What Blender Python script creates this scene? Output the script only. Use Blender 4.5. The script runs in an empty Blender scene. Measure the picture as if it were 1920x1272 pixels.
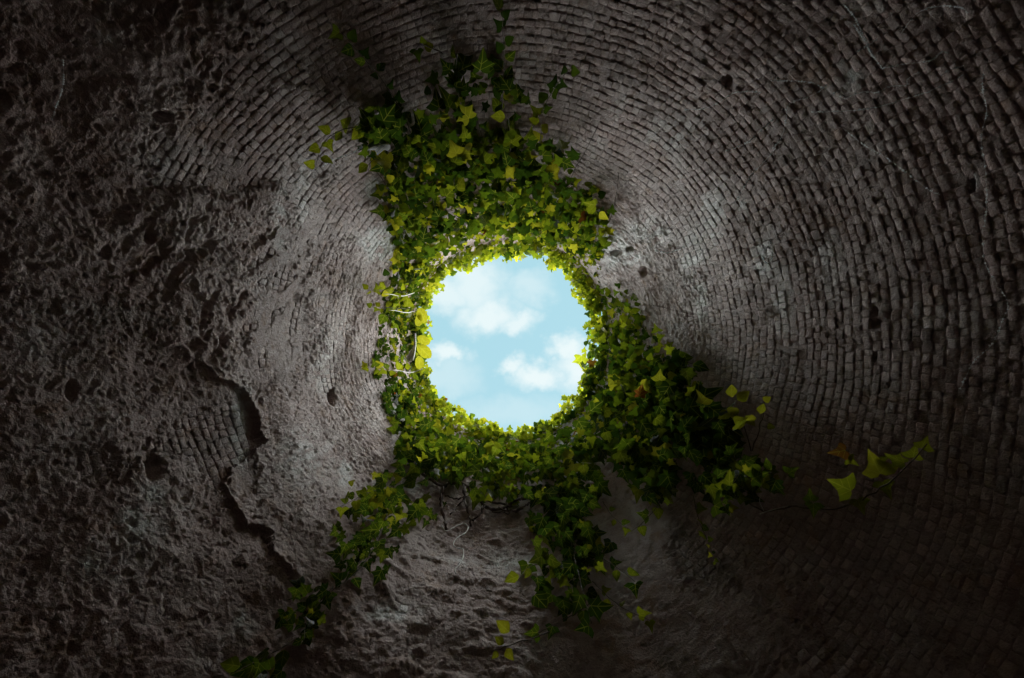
import bpy, math, random
import numpy as np
from mathutils import Vector, Matrix

random.seed(7)
rng = np.random.default_rng(7)
SC = bpy.context.scene
COL = SC.collection

# ------------------------------------------------------------------ camera
F = 880.0                      # focal length in photo pixels (1920 wide)
AX, AY = 955.0, 640.0          # where the axis of the shaft meets the picture
cam_d = bpy.data.cameras.new("camera")
cam_d.sensor_width = 36.0
cam_d.lens = 36.0 * F / 1920.0
cam_d.shift_x = (960.0 - AX) / 1920.0
cam_d.shift_y = (AY - 636.0) / 1920.0
cam_d.clip_start = 0.02
cam_d.clip_end = 2000.0
cam = bpy.data.objects.new("camera", cam_d)
cam.rotation_euler = (math.pi, 0, 0)      # looks straight up, picture right = +x, picture down = +y
COL.objects.link(cam)
SC.camera = cam

# ------------------------------------------------------------------ sun, sky, exposure
SUN_TILT = math.radians(43)               # from the zenith
SUN_AZ = math.radians(40)                 # picture right, slightly down
S = Vector((math.sin(SUN_TILT) * math.cos(SUN_AZ), math.sin(SUN_TILT) * math.sin(SUN_AZ), math.cos(SUN_TILT)))
sun_d = bpy.data.lights.new("sun", 'SUN')
sun_d.energy = 5.0
sun_d.angle = math.radians(132)           # spread wide as an added, unseen brighter sky that fills the shaft
sun_d.color = (1.0, 0.97, 0.94)
sun = bpy.data.objects.new("sun", sun_d)
sun.rotation_euler = S.to_track_quat('Z', 'Y').to_euler()
sun.location = S * 60
COL.objects.link(sun)

SC.view_settings.view_transform = 'Standard'
SC.view_settings.look = 'None'
SC.view_settings.exposure = 1.64
SC.view_settings.gamma = 1.0
SC.view_settings.use_curve_mapping = False
SC.render.engine = 'CYCLES'
SC.cycles.use_denoising = True
SC.cycles.max_bounces = 6
SC.cycles.diffuse_bounces = 4
SC.cycles.transmission_bounces = 3
SC.cycles.glossy_bounces = 2
SC.cycles.use_adaptive_sampling = True
SC.cycles.adaptive_threshold = 0.02
SC.cycles.caustics_reflective = False
SC.cycles.caustics_refractive = False

world = bpy.data.worlds.new("World")
SC.world = world
world.use_nodes = True
world.cycles.sampling_method = 'MANUAL'
world.cycles.sample_map_resolution = 512
SKY_STRENGTH = 0.051


class NT:
    """small helper for node trees"""
    def __init__(self, tree):
        self.t = tree
        self.t.nodes.clear()

    def n(self, kind, **kw):
        nd = self.t.nodes.new(kind)
        for k, v in kw.items():
            setattr(nd, k, v)
        return nd

    def l(self, a, b):
        self.t.links.new(a, b)

    def put(self, sock, v):
        if isinstance(v, bpy.types.NodeSocket):
            self.l(v, sock)
        elif v is not None:
            sock.default_value = v

    def math(self, op, a, b=None, c=None, clamp=False):
        nd = self.n('ShaderNodeMath', operation=op, use_clamp=clamp)
        self.put(nd.inputs[0], a)
        self.put(nd.inputs[1], b)
        self.put(nd.inputs[2], c)
        return nd.outputs[0]

    def vmath(self, op, a, b=None, out=0):
        nd = self.n('ShaderNodeVectorMath', operation=op)
        self.put(nd.inputs[0], a)
        self.put(nd.inputs[1], b)
        return nd.outputs[out]

    def smooth(self, x, a, b, lo=0.0, hi=1.0):
        nd = self.n('ShaderNodeMapRange', interpolation_type='SMOOTHSTEP')
        self.put(nd.inputs['Value'], x)
        nd.inputs['From Min'].default_value = a
        nd.inputs['From Max'].default_value = b
        nd.inputs['To Min'].default_value = lo
        nd.inputs['To Max'].default_value = hi
        return nd.outputs['Result']

    def mix(self, f, a, b, blend='MIX'):
        nd = self.n('ShaderNodeMix', data_type='RGBA', blend_type=blend)
        self.put(nd.inputs['Factor'], f)
        self.put(nd.inputs['A'], a)
        self.put(nd.inputs['B'], b)
        return nd.outputs['Result']

    def noise(self, vec, scale, detail=4, rough=0.55, dist=0.0, out='Fac'):
        nd = self.n('ShaderNodeTexNoise')
        self.put(nd.inputs['Vector'], vec)
        nd.inputs['Scale'].default_value = scale
        nd.inputs['Detail'].default_value = detail
        nd.inputs['Roughness'].default_value = rough
        nd.inputs['Distortion'].default_value = dist
        return nd.outputs[out]


def rgba(r, g, b):
    return (r, g, b, 1.0)


def build_world():
    w = NT(world.node_tree)
    tc = w.n('ShaderNodeTexCoord')
    d = w.vmath('NORMALIZE', tc.outputs['Generated'])
    sep = w.n('ShaderNodeSeparateXYZ')
    w.l(d, sep.inputs[0])
    z = w.math('MAXIMUM', sep.outputs['Z'], 0.06)
    inv = w.math('DIVIDE', 1.0, z)
    p = w.n('ShaderNodeVectorMath', operation='SCALE')
    w.l(d, p.inputs[0])
    w.l(inv, p.inputs['Scale'])
    p = p.outputs[0]                      # cloud-layer coordinates, (x/z, y/z, 1)
    sky = w.n('ShaderNodeTexSky', sky_type='NISHITA', sun_disc=False)
    sky.sun_elevation = math.pi / 2 - SUN_TILT
    sky.sun_rotation = math.atan2(S.x, S.y)
    sky.air_density = 1.0
    sky.dust_density = 2.0
    sky.ozone_density = 1.0
    # thin even high haze over the blue
    base = w.mix(0.86, sky.outputs[0], rgba(2.95, 5.0, 5.6))
    # puffy clouds: warped soft bodies over the shaft, free noise beyond
    n1 = w.noise(p, 9.0, 2, 0.55, 0.0, 'Color')
    n2 = w.noise(p, 34.0, 3, 0.6, 0.0, 'Color')
    off1 = w.vmath('SUBTRACT', n1, (0.5, 0.5, 0.5))
    off2 = w.vmath('SUBTRACT', n2, (0.5, 0.5, 0.5))
    s1 = w.n('ShaderNodeVectorMath', operation='SCALE'); w.l(off1, s1.inputs[0]); s1.inputs['Scale'].default_value = 0.085
    s2 = w.n('ShaderNodeVectorMath', operation='SCALE'); w.l(off2, s2.inputs[0]); s2.inputs['Scale'].default_value = 0.05
    q = w.vmath('ADD', w.vmath('ADD', p, s1.outputs[0]), s2.outputs[0])
    bodies = [  # picture px centre, radii, strength
        (838, 548, 66, 44, .85), (890, 535, 72, 62, .85), (912, 588, 66, 40, .95), (970, 604, 50, 26, .9),
        (990, 548, 50, 36, .5), (836, 664, 40, 26, .95), (830, 708, 80, 46, .4),
        (968, 682, 34, 22, .95), (1010, 702, 52, 32, 1.0), (1065, 655, 36, 34, 1.0),
        (1090, 690, 56, 50, 1.0), (960, 780, 130, 42, .32),
    ]
    m = None
    for (u, v, a, b, s) in bodies:
        c = Vector(((u - AX) / F, (v - AY) / F, 1.0))
        e = w.vmath('SUBTRACT', q, tuple(c))
        e = w.vmath('MULTIPLY', e, (F / a, F / b, 0.0))
        dd = w.vmath('LENGTH', e, None, 1)
        k = w.smooth(dd, 1.3, 0.2, 0.0, s)
        m = k if m is None else w.math('MAXIMUM', m, k)
    rad = w.vmath('LENGTH', w.vmath('MULTIPLY', p, (1, 1, 0)), None, 1)
    far = w.smooth(w.noise(p, 3.0, 3, 0.6), 0.47, 0.64, 0.0, 0.95)
    far = w.math('MULTIPLY', far, w.smooth(rad, 0.20, 0.34))
    m = w.math('MAXIMUM', m, far)
    cloud = rgba(5.3, 6.0, 6.1)
    colr = w.mix(m, base, cloud)
    bg = w.n('ShaderNodeBackground')
    w.l(colr, bg.inputs['Color'])
    bg.inputs['Strength'].default_value = SKY_STRENGTH
    out = w.n('ShaderNodeOutputWorld')
    w.l(bg.outputs[0], out.inputs['Surface'])


build_world()

# ------------------------------------------------------------------ helpers
def tag(o, label=None, cat=None, group=None, kind=None):
    if label: o['label'] = label
    if cat: o['category'] = cat
    if group: o['group'] = group
    if kind: o['kind'] = kind
    return o


def link(name, data, parent=None):
    o = bpy.data.objects.new(name, data)
    COL.objects.link(o)
    if parent is not None:
        o.parent = parent
    return o


_perm = rng.permutation(256).astype(np.int32)
_perm = np.concatenate([_perm, _perm, _perm])
_grad = rng.normal(size=(256, 3)).astype(np.float32)
_grad /= np.linalg.norm(_grad, axis=1, keepdims=True)


def pn(P, seed=0):
    """gradient noise about -0.8..0.8 on (N,3)"""
    P = np.asarray(P, np.float32) + np.float32(seed * 17.31)
    I = np.floor(P).astype(np.int32)
    f = P - I
    I &= 255
    u = f * f * f * (f * (f * 6 - 15) + 10)
    res = np.zeros(len(P), np.float32)
    for dx in (0, 1):
        wx = u[:, 0] if dx else 1 - u[:, 0]
        hx = _perm[I[:, 0] + dx]
        for dy in (0, 1):
            wy = wx * (u[:, 1] if dy else 1 - u[:, 1])
            hy = _perm[hx + I[:, 1] + dy]
            for dz in (0, 1):
                wz = wy * (u[:, 2] if dz else 1 - u[:, 2])
                g = _grad[_perm[hy + I[:, 2] + dz]]
                res += wz * (g[:, 0] * (f[:, 0] - dx) + g[:, 1] * (f[:, 1] - dy) + g[:, 2] * (f[:, 2] - dz))
    return res * 1.5


def sstep(x, a, b):
    t = np.clip((x - a) / (b - a), 0, 1)
    return t * t * (3 - 2 * t)


# ------------------------------------------------------------------ the shaft: profile and picture <-> wall
Z_RIM = 7.4
R_RIM = 187.0 * Z_RIM / F
Z_FLOOR = -1.35


def wall_R(z):
    return R_RIM + 0.30 * sstep(Z_RIM - np.asarray(z, float), 0.0, 3.6) + 0.82 * sstep(Z_RIM - np.asarray(z, float), 3.6, 7.6)


_zt = np.linspace(0.55, Z_RIM, 4000)
_rt = F * wall_R(_zt) / _zt                        # decreasing with z


def z_of_r(r):
    return np.interp(-np.asarray(r, float), -_rt, _zt)


def wall_pt(phi, z, inset=0.0):
    R = wall_R(z) - inset
    return np.stack([R * np.cos(phi), R * np.sin(phi), np.asarray(z, float) + 0 * R], -1)


def px(u, v, off=0.04):
    """point on the sight line of picture px (u,v), off (share of the distance) in front of the wall"""
    du, dv = u - AX, v - AY
    r = math.hypot(du, dv)
    z = float(z_of_r(max(r, 190.0)))
    z *= (1 - off)
    return Vector((du / F * z, dv / F * z, z))


# ledge of broken plaster on the left
LEDGE = np.array([(405, 712), (428, 728), (456, 745), (468, 785), (484, 832),
                  (470, 852), (444, 862), (430, 905), (428, 945), (462, 975), (492, 1003), (502, 1035), (530, 1075)], float)
LEDGE_W = np.array([0, .4, 1.0, 1.3, 1.1, .4, 0, 0, .2, .5, .55, .3, 0])
HOLES = [  # px centre, half sizes, depth
    (616, 746, 6, 15, .13), (1160, 470, 11, 5, .07), (1213, 506, 8, 9, .08), (1186, 463, 7, 4, .05),
    (290, 208, 18, 9, .09), (1675, 587, 5, 5, .10), (1648, 584, 5, 8, .09), (1651, 606, 9, 6, .07), (1647, 665, 4, 11, .08),
    (265, 440, 9, 14, .07), (275, 880, 14, 26, .07), (232, 1021, 9, 6, .09), 
    
    (1363, 152, 8, 10, .05), (180, 470, 8, 12, .05), (118, 735, 10, 18, .06), (545, 555, 6, 9, .05), 
    (1836, 345, 5, 16, .06), ]
PATCH = [  # places on the rough side where block courses show: centre, radii, strength
    (505, 630, 74, 150, .85), (432, 890, 46, 56, .9), (395, 820, 60, 80, .75), (606, 715, 18, 46, .95), (722, 452, 44, 50, .75),
    (744, 800, 22, 90, .75), (640, 395, 70, 60, .6), (560, 440, 56, 70, .55), (350, 300, 130, 80, .55), (500, 250, 130, 90, .65),
    (190, 880, 80, 60, .45), (690, 690, 22, 70, .65), (300, 820, 70, 60, .4), (620, 600, 46, 80, .5), (120, 520, 70, 60, .3)]


def ang(phi):
    return np.degrees(phi) % 360.0


def fields(phi, r, P):
    """rough share (0 = bare block courses, 1 = rough core or plaster) at picture polar place (phi, r), wall point P"""
    a = ang(phi)
    u = AX + r * np.cos(phi)
    v = AY + r * np.sin(phi)
    # angular sector of bare courses: upper left over the top to the right
    A = np.where(a < 130, sstep(a, 15, 75), 1 - sstep(a, 205, 240))
    inner = 1 - sstep(r, 290, 430)
    inner = inner * np.where((a > 225) & (a < 305), .55, .95)
    rho = np.maximum(A, inner)
    for (cu, cv, ru, rv, s) in PATCH:
        rho = rho - 1.25 * s * np.exp(-(((u - cu) / ru) ** 2 + ((v - cv) / rv) ** 2) ** 1.5)
    rho = rho + 0.22 * pn(P * .9, 16) + 0.36 * pn(P * 2.1, 3) + 0.22 * pn(P * 6.0, 4)
    return np.clip(rho, -0.1, 1.15), u, v


def ledge_field(u, v):
    best = np.full(u.shape, 1e9)
    side = np.zeros(u.shape)
    wid = np.ones(u.shape)
    for i in range(len(LEDGE) - 1):
        p0, p1 = LEDGE[i], LEDGE[i + 1]
        d = p1 - p0
        L2 = d @ d
        t = np.clip(((u - p0[0]) * d[0] + (v - p0[1]) * d[1]) / L2, 0, 1)
        ex, ey = u - (p0[0] + t * d[0]), v - (p0[1] + t * d[1])
        dist = np.hypot(ex, ey)
        k = dist < best
        best = np.where(k, dist, best)
        cr = d[0] * (v - p0[1]) - d[1] * (u - p0[0])
        side = np.where(k, np.sign(cr), side)          # + = below / left of the line (outside)
        wid = np.where(k, LEDGE_W[i] * (1 - t) + LEDGE_W[i + 1] * t, wid)
    return best, side, wid


def warp(P):
    # belly added to darken the shaft at lower right and over the top
    a = np.degrees(np.arctan2(P[:, 1], P[:, 0])) % 360.0
    dep = Z_RIM - P[:, 2]
    belly = 0.14 * np.exp(-((a - 48) / 30) ** 2) * sstep(dep, 2.4, 5.0) + 0.05 * np.exp(-((a - 268) / 30) ** 2) * sstep(dep, 2.0, 4.6)
    return 0.045 * pn(P * 0.75, 1) + 0.018 * pn(P * 1.9, 2) - belly


def height(phi, r, P):
    """relief of the core surface, metres towards the axis"""
    rho, u, v = fields(phi, r, P)
    a = ang(phi)
    k = np.clip(rho, 0, 1)
    left = np.exp(-(((u - 400) / 170) ** 2 + ((v - 510) / 190) ** 2))
    low = sstep(a, 60, 80) * (1 - sstep(a, 120, 150))
    rightlow = sstep(a, 20, 45) * (1 - sstep(a, 60, 85))
    amp = k * (0.62 + 0.35 * left + 0.10 * low - 0.15 * rightlow)
    n4 = pn(P * np.array([4.2, 4.2, 3.0]), 5)
    n9 = pn(P * np.array([8., 8., 11.]), 6)
    n22 = pn(P * 24., 7)
    n48 = pn(P * 52., 8)
    rid = 1 - np.abs(pn(P * np.array([7., 7., 5.]), 9)) * 2.2
    h = 0.0280 + 0.005 * k + 0.0125 * sstep(rho + .25 * n22 + .15 * n48, .42, .60)
    h = h + amp * ((0.016 + .022 * low) * n4 + (0.010 + .012 * low) * n9 + (.012 + .026 * low) * (np.abs(n9) - .2) + 0.014 * (np.abs(n22) - .2) + 0.012 * (np.abs(n48) - .2))
    h = h + 0.003 * n48 + 0.002 * n22
    # stone dragged into fine level streaks close under the opening
    ns = pn(P * np.array([9., 9., 34.]), 18)
    ns2 = pn(P * np.array([22., 22., 70.]), 19)
    near = k * (1 - sstep(r, 330, 470))
    h = h + near * (0.016 * ns + 0.010 * ns2 - 0.03 * sstep(ns + .4 * n22, .38, .7))
    # pits of the eroded tufa
    pit = sstep(pn(P * np.array([21., 21., 17.]), 10) + .5 * n22, .34, .72)
    pit2 = sstep(pn(P * np.array([44., 44., 38.]), 11) + .5 * n48, .34, .8)
    zone = k * sstep(a, 95, 140) * (1 - sstep(a, 215, 235)) * sstep(r, 330, 470)
    h = h - (zone + .3 * k) * (0.010 * pit + 0.006 * pit2)
    # long slanting eroded hollows of the left haunch
    Rw = 1.85
    al, ac = (Rw * phi + .9 * P[:, 2]) / 1.35, (.9 * Rw * phi - P[:, 2]) / 1.35
    Q = np.stack([al * 3.2, ac * 10.0 + .5 * n9, np.zeros_like(al)], -1)
    drip = sstep(pn(Q, 12) + .35 * n22, .02, .5)
    h = h + left * (0.014 - 0.036 * drip)
    wob = 1 + 0.6 * pn(P * 9., 13)
    d, s, w = ledge_field(u + 18 * pn(P * 5., 14) + 12 * n22 + 8 * n48, v + 18 * pn(P * 5., 15) + 14 * pn(P * 17., 17) + 8 * n48)
    out = s > 0
    fade = np.exp(-(d / 120) ** 2)
    h = h + np.where(out, -0.008 * fade * k - 0.027 * np.minimum(w, 1.1) * np.exp(-(d / (27 * w * wob + 2)) ** 1.4),
                     0.008 * fade + 0.012 * np.exp(-(d / 13) ** 2) * wob)
    for (cu, cv, hu, hv, dp) in HOLES:
        e = ((u - cu) / hu) ** 2 + ((v - cv) / hv) ** 2
        h = h - dp * (.55 if cu < 600 else 1.) * np.exp(-e ** 2)
    return h, rho, u, v


STAIN_GLINTS = [(1345, 400, 22, 36, 1.), (1395, 388, 12, 10, .8), (1325, 560, 12, 36, .7), (1440, 480, 14, 40, .8), (1470, 560, 16, 60, .4),
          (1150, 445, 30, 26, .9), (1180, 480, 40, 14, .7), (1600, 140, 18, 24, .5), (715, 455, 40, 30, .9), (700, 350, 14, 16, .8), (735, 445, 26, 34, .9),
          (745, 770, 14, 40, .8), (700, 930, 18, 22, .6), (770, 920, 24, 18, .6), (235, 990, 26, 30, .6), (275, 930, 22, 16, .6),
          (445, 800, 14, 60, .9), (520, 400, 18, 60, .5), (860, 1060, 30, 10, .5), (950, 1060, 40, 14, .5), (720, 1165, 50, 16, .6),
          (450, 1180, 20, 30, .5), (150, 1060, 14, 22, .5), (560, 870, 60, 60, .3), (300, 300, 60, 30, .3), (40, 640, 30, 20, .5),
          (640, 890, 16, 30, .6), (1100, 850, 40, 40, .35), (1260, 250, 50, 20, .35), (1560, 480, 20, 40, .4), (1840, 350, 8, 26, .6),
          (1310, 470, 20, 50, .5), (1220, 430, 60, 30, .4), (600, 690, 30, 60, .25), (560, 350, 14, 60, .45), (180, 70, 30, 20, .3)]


def stain_glint(u, v, P):  # pale lime and web film, plus glints painted in as pale colour
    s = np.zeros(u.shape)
    for (cu, cv, ru, rv, k) in STAIN_GLINTS:
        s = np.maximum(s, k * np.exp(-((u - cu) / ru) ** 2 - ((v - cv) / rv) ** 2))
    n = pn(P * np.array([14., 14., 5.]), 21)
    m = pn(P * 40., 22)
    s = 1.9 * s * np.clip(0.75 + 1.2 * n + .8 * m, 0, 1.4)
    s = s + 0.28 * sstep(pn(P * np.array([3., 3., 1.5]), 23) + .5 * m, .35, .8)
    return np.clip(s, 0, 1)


# ------------------------------------------------------------------ stone material
def stone_material():
    m = bpy.data.materials.new("weathered_stone")
    m.use_nodes = True
    w = NT(m.node_tree)
    tc = w.n('ShaderNodeTexCoord')
    co = tc.outputs['Object']
    tint = w.n('ShaderNodeAttribute', attribute_name='tint').outputs['Fac']
    st = w.n('ShaderNodeAttribute', attribute_name='stain_glint').outputs['Fac']
    a = w.noise(co, 2.2, 3, .6)
    b = w.noise(co, 17., 4, .65)
    c = w.noise(co, 90., 3, .7)
    col = w.mix(w.smooth(a, .35, .68), rgba(.355, .25, .228), rgba(.47, .39, .37))
    col = w.mix(w.math('MULTIPLY', w.smooth(b, .52, .72), .65), col, rgba(.225, .18, .16))
    col = w.mix(w.math('MULTIPLY', w.smooth(w.noise(co, 5.5, 3, .65), .54, .70), .7), col, rgba(.37, .235, .165))
    col = w.mix(w.math('MULTIPLY', w.smooth(c, .5, .8), .35), col, rgba(.17, .14, .135))
    col = w.mix(w.math('MULTIPLY', w.smooth(c, .47, .25), .55), col, rgba(.60, .57, .54))
    run = w.noise(w.vmath('MULTIPLY', co, (2.6, 2.6, .45)), 1.0, 3, .6)      # damp runs down the wall
    col = w.mix(w.math('MULTIPLY', w.smooth(run, .56, .72), .5), col, rgba(.15, .135, .115))
    hs = w.n('ShaderNodeHueSaturation')
    w.l(col, hs.inputs['Color'])
    w.l(w.math('MULTIPLY_ADD', tint, .75, .66), hs.inputs['Value'])
    hs.inputs['Saturation'].default_value = 1.0
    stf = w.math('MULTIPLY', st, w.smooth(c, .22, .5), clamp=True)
    col = w.mix(w.math('MULTIPLY', stf, .85), hs.outputs['Color'], rgba(.74, .80, .79))  # pale film colour, with sheen painted in
    bs = w.n('ShaderNodeBsdfPrincipled')
    w.l(col, bs.inputs['Base Color'])
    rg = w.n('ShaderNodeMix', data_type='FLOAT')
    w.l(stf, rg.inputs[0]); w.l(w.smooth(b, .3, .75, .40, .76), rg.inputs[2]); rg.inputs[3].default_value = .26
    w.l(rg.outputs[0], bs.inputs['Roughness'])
    bs.inputs['Specular IOR Level'].default_value = .5
    h = w.noise(co, 62., 4, .72)
    bp = w.n('ShaderNodeBump')
    bp.inputs['Strength'].default_value = .85
    bp.inputs['Distance'].default_value = .02
    w.l(h, bp.inputs['Height'])
    w.l(bp.outputs[0], bs.inputs['Normal'])
    out = w.n('ShaderNodeOutputMaterial')
    w.l(bs.outputs[0], out.inputs['Surface'])
    return m


M_STONE = stone_material()


def mesh_np(name, verts, faces, attrs=None, smooth=True, mat=None):
    """faces: (N,4) or (N,3) int array"""
    me = bpy.data.meshes.new(name)
    verts = np.ascontiguousarray(verts, np.float32)
    faces = np.ascontiguousarray(faces, np.int32)
    nf, k = faces.shape
    me.vertices.add(len(verts))
    me.vertices.foreach_set('co', verts.ravel())
    me.loops.add(nf * k)
    me.loops.foreach_set('vertex_index', faces.ravel())
    me.polygons.add(nf)
    me.polygons.foreach_set('loop_start', np.arange(0, nf * k, k, dtype=np.int32))
    me.polygons.foreach_set('loop_total', np.full(nf, k, np.int32))
    me.polygons.foreach_set('use_smooth', np.full(nf, bool(smooth)))
    for an, av in (attrs or {}).items():
        if av.ndim == 1:
            at = me.attributes.new(an, 'FLOAT', 'POINT')
            at.data.foreach_set('value', np.ascontiguousarray(av, np.float32))
        else:
            at = me.attributes.new(an, 'FLOAT_COLOR', 'POINT')
            at.data.foreach_set('color', np.ascontiguousarray(av, np.float32).ravel())
    me.update()
    if mat:
        me.materials.append(mat)
    return me


# ------------------------------------------------------------------ the shaft wall (core)
def build_wall():
    # denser round the rough left and bottom
    dens = lambda a: 1.0 + 0.9 * sstep(a, 60, 100) * (1 - sstep(a, 225, 250))
    aa = np.linspace(0, 360, 3601)
    cum = np.concatenate([[0], np.cumsum((dens(aa[1:]) + dens(aa[:-1])) / 2)])
    NP = 1340
    phi = np.radians(np.interp(np.arange(NP) / NP * cum[-1], cum, aa))
    s = np.linspace(math.log(188.0), math.log(1420.0), 570)
    r = np.exp(s)
    z = z_of_r(r)
    PH, ZZ = np.meshgrid(phi, z)
    RR = np.repeat(r[:, None], NP, 1)
    P = wall_pt(PH.ravel(), ZZ.ravel())
    h, rho, u, v = height(PH.ravel(), RR.ravel(), P)
    st = stain_glint(u, v, P)
    wp = warp(P)
    rows = [wall_pt(PH.ravel(), ZZ.ravel(), h + wp).reshape(len(z), NP, 3)]
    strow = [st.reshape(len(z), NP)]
    # lower wall below the picture, down to the floor
    prev = (h + wp).reshape(len(z), NP)[-1]
    zl = np.linspace(z[-1], Z_FLOOR - .05, 14)[1:]
    for zz in zl:
        p0 = wall_pt(phi, np.full(NP, zz))
        rows.append(wall_pt(phi, np.full(NP, zz), prev * .3 + .03 * pn(p0 * 5., 31) + .04)[None])
        strow.append(np.zeros((1, NP)))
    # lip over the rim
    top = (h + wp).reshape(len(z), NP)[0]
    lip = []
    for dz, dr in ((.30, .62), (.16, .50), (.13, .22), (.08, .05)):
        p0 = wall_pt(phi, np.full(NP, Z_RIM))
        q = wall_pt(phi, np.full(NP, Z_RIM), top - dr)
        q[:, 2] = Z_RIM + dz * (.4 + .0) + .02 * pn(p0 * 6., 33) + (0 if dr < .5 else -.12)
        lip.append(q[None])
    V = np.concatenate(lip + rows, 0)
    ST = np.concatenate([np.zeros((len(lip), NP))] + strow, 0)
    nr = V.shape[0]
    i = np.arange(nr - 1)[:, None] * NP
    j = np.arange(NP)[None, :]
    j2 = (j + 1) % NP
    Fc = np.stack([i + j, i + NP + j, i + NP + j2, i + j2], -1).reshape(-1, 4)
    RH = np.concatenate([np.ones((len(lip), NP)), rho.reshape(len(z), NP), np.ones((len(zl), NP))], 0)
    tint = .32 + .28 * sstep(RH.ravel(), .35, .8)
    me = mesh_np("shaft_wall", V.reshape(-1, 3), Fc, {'tint': tint, 'stain_glint': ST.ravel()}, True, M_STONE)
    o = link("shaft_wall", me)
    tag(o, "round masonry shaft wall of small blocks on the right, eroded and pitted on the left", "wall")
    return o


WALL = build_wall()


# ------------------------------------------------------------------ the block courses
def build_blocks():
    DS = 0.0262
    s0, s1 = math.log(196.0), math.log(1400.0)
    K = int((s1 - s0) / DS)
    rec = []
    edges_s = [s0 + k * DS + rng.uniform(-.10, .10) * DS for k in range(K + 1)]
    for k in range(K):
        n = int(234 + rng.integers(-9, 10))
        e = (np.arange(n) + rng.uniform(-.23, .23, n)) / n * 2 * math.pi + rng.uniform(0, 1)
        for j in range(n):
            a0 = e[j]
            a1 = e[(j + 1) % n] + (2 * math.pi if j == n - 1 else 0)
            rec.append((a0, a1, edges_s[k], edges_s[k + 1]))
    rec = np.array(rec)
    pc = (rec[:, 0] + rec[:, 1]) / 2
    sc = (rec[:, 2] + rec[:, 3]) / 2
    rc = np.exp(sc)
    Pc = wall_pt(pc, z_of_r(rc))
    rho, u, v = fields(pc, rc, Pc)
    keep = rho < .93
    d, sd, w = ledge_field(u, v)
    keep &= ~((sd > 0) & (d < 18 * w))
    for (cu, cv, hu, hv, dp) in HOLES:
        keep &= (((u - cu) / (hu + 5)) ** 2 + ((v - cv) / (hv + 5)) ** 2) > 1
    keep &= rng.random(len(rec)) > .0015
    rec, pc, sc, rc, u, v = rec[keep], pc[keep], sc[keep], rc[keep], u[keep], v[keep]
    N = len(rec)
    ga = .012 + rng.uniform(0, .03, N)
    gs = .035 + rng.uniform(0, .06, N)
    ha = (rec[:, 1] - rec[:, 0]) / 2 * (1 - 2 * ga)
    hs = (rec[:, 3] - rec[:, 2]) / 2 * (1 - 2 * gs)
    t = np.array([-1, -.74, .74, 1.])
    GA, GS = np.meshgrid(t, t)                      # rows = s, cols = phi
    GA, GS = GA.ravel(), GS.ravel()
    edge = np.maximum(np.abs(GA), np.abs(GS)) > .9
    corner = (np.abs(GA) > .9) & (np.abs(GS) > .9)
    A = np.repeat(GA[None], N, 0) + rng.normal(0, .045, (N, 16))
    B = np.repeat(GS[None], N, 0) + rng.normal(0, .045, (N, 16))
    A = np.where(corner, A * .95, A)
    B = np.where(corner, B * .95, B)
    skew = rng.normal(0, .07, N)[:, None]
    hb = .0328 + rng.normal(0, .0024, N)
    tilt = rng.normal(0, .0014, (N, 2))
    H = hb[:, None] + tilt[:, :1] * A + tilt[:, 1:] * B + rng.normal(0, .0012, (N, 16))
    H = np.where(edge, H - .0015 - .0022 * rng.random((N, 16)), H)
    H = np.where(corner, H - .002, H)
    ring = [0, 1, 2, 3, 7, 11, 15, 14, 13, 12, 8, 4]
    A = np.concatenate([A, A[:, ring] * 1.02], 1)
    B = np.concatenate([B + skew * A[:, :16], (B + skew * A[:, :16])[:, ring] * 1.02], 1)
    H = np.concatenate([H, np.full((N, 12), -.02)], 1)
    PH = pc[:, None] + A * ha[:, None]
    SS = sc[:, None] + B * hs[:, None]
    # the courses wander a little
    base = np.stack([np.cos(PH) * 3, np.sin(PH) * 3, SS * 4], -1).reshape(-1, 3)
    SS = SS + (.45 * DS * pn(base * .55, 41) + .35 * DS * pn(base * 1.6, 42)).reshape(SS.shape)
    Z = z_of_r(np.exp(SS))
    P0 = wall_pt(PH.ravel(), Z.ravel())
    V = wall_pt(PH.ravel(), Z.ravel(), H.ravel() + warp(P0)).reshape(N, 28, 3)
    quads = []
    for i in range(3):
        for j in range(3):
            b = i * 4 + j
            quads.append((b, b + 4, b + 5, b + 1))
    for i in range(12):
        i2 = (i + 1) % 12
        quads.append((ring[i], ring[i2], 16 + i2, 16 + i))
    quads = np.array(quads)
    tint = np.clip(rng.normal(.52, .17, N) + .25 * pn(Pc[keep] * 1.5, 43), 0.05, 1)
    st = np.clip(stain_glint(u, v, Pc[keep]) * 1.15, 0, 1)
    # the 300 that show largest in the picture become parts of their own
    inpic = (u > 8) & (u < 1912) & (v > 8) & (v < 1264)
    order = np.argsort(-np.where(inpic, rc, 0))
    big = np.zeros(N, bool)
    # leave the corner of total darkness out of the choice
    lit = ~((u > 1500) & (v > 700))
    cand = [i for i in order if inpic[i] and lit[i] and rho[keep][i] < .6]
    big[cand[:300]] = True
    for i in np.where(big)[0]:
        c = V[i].mean(0)
        me = mesh_np("stone_block", V[i] - c, quads, {'tint': np.full(28, tint[i]), 'stain_glint': np.full(28, st[i])}, True, M_STONE)
        o = link("stone_block", me, WALL)
        o.location = c
    rest = np.where(~big)[0]
    Fq = (quads[None] + (np.arange(len(rest)) * 28)[:, None, None]).reshape(-1, 4)
    me = mesh_np("block_courses", V[rest].reshape(-1, 3), Fq,
                 {'tint': np.repeat(tint[rest], 28), 'stain_glint': np.repeat(st[rest], 28)}, True, M_STONE)
    o = link("block_courses", me, WALL)
    tag(o, kind='stuff')
    print("blocks", N)


build_blocks()


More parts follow.
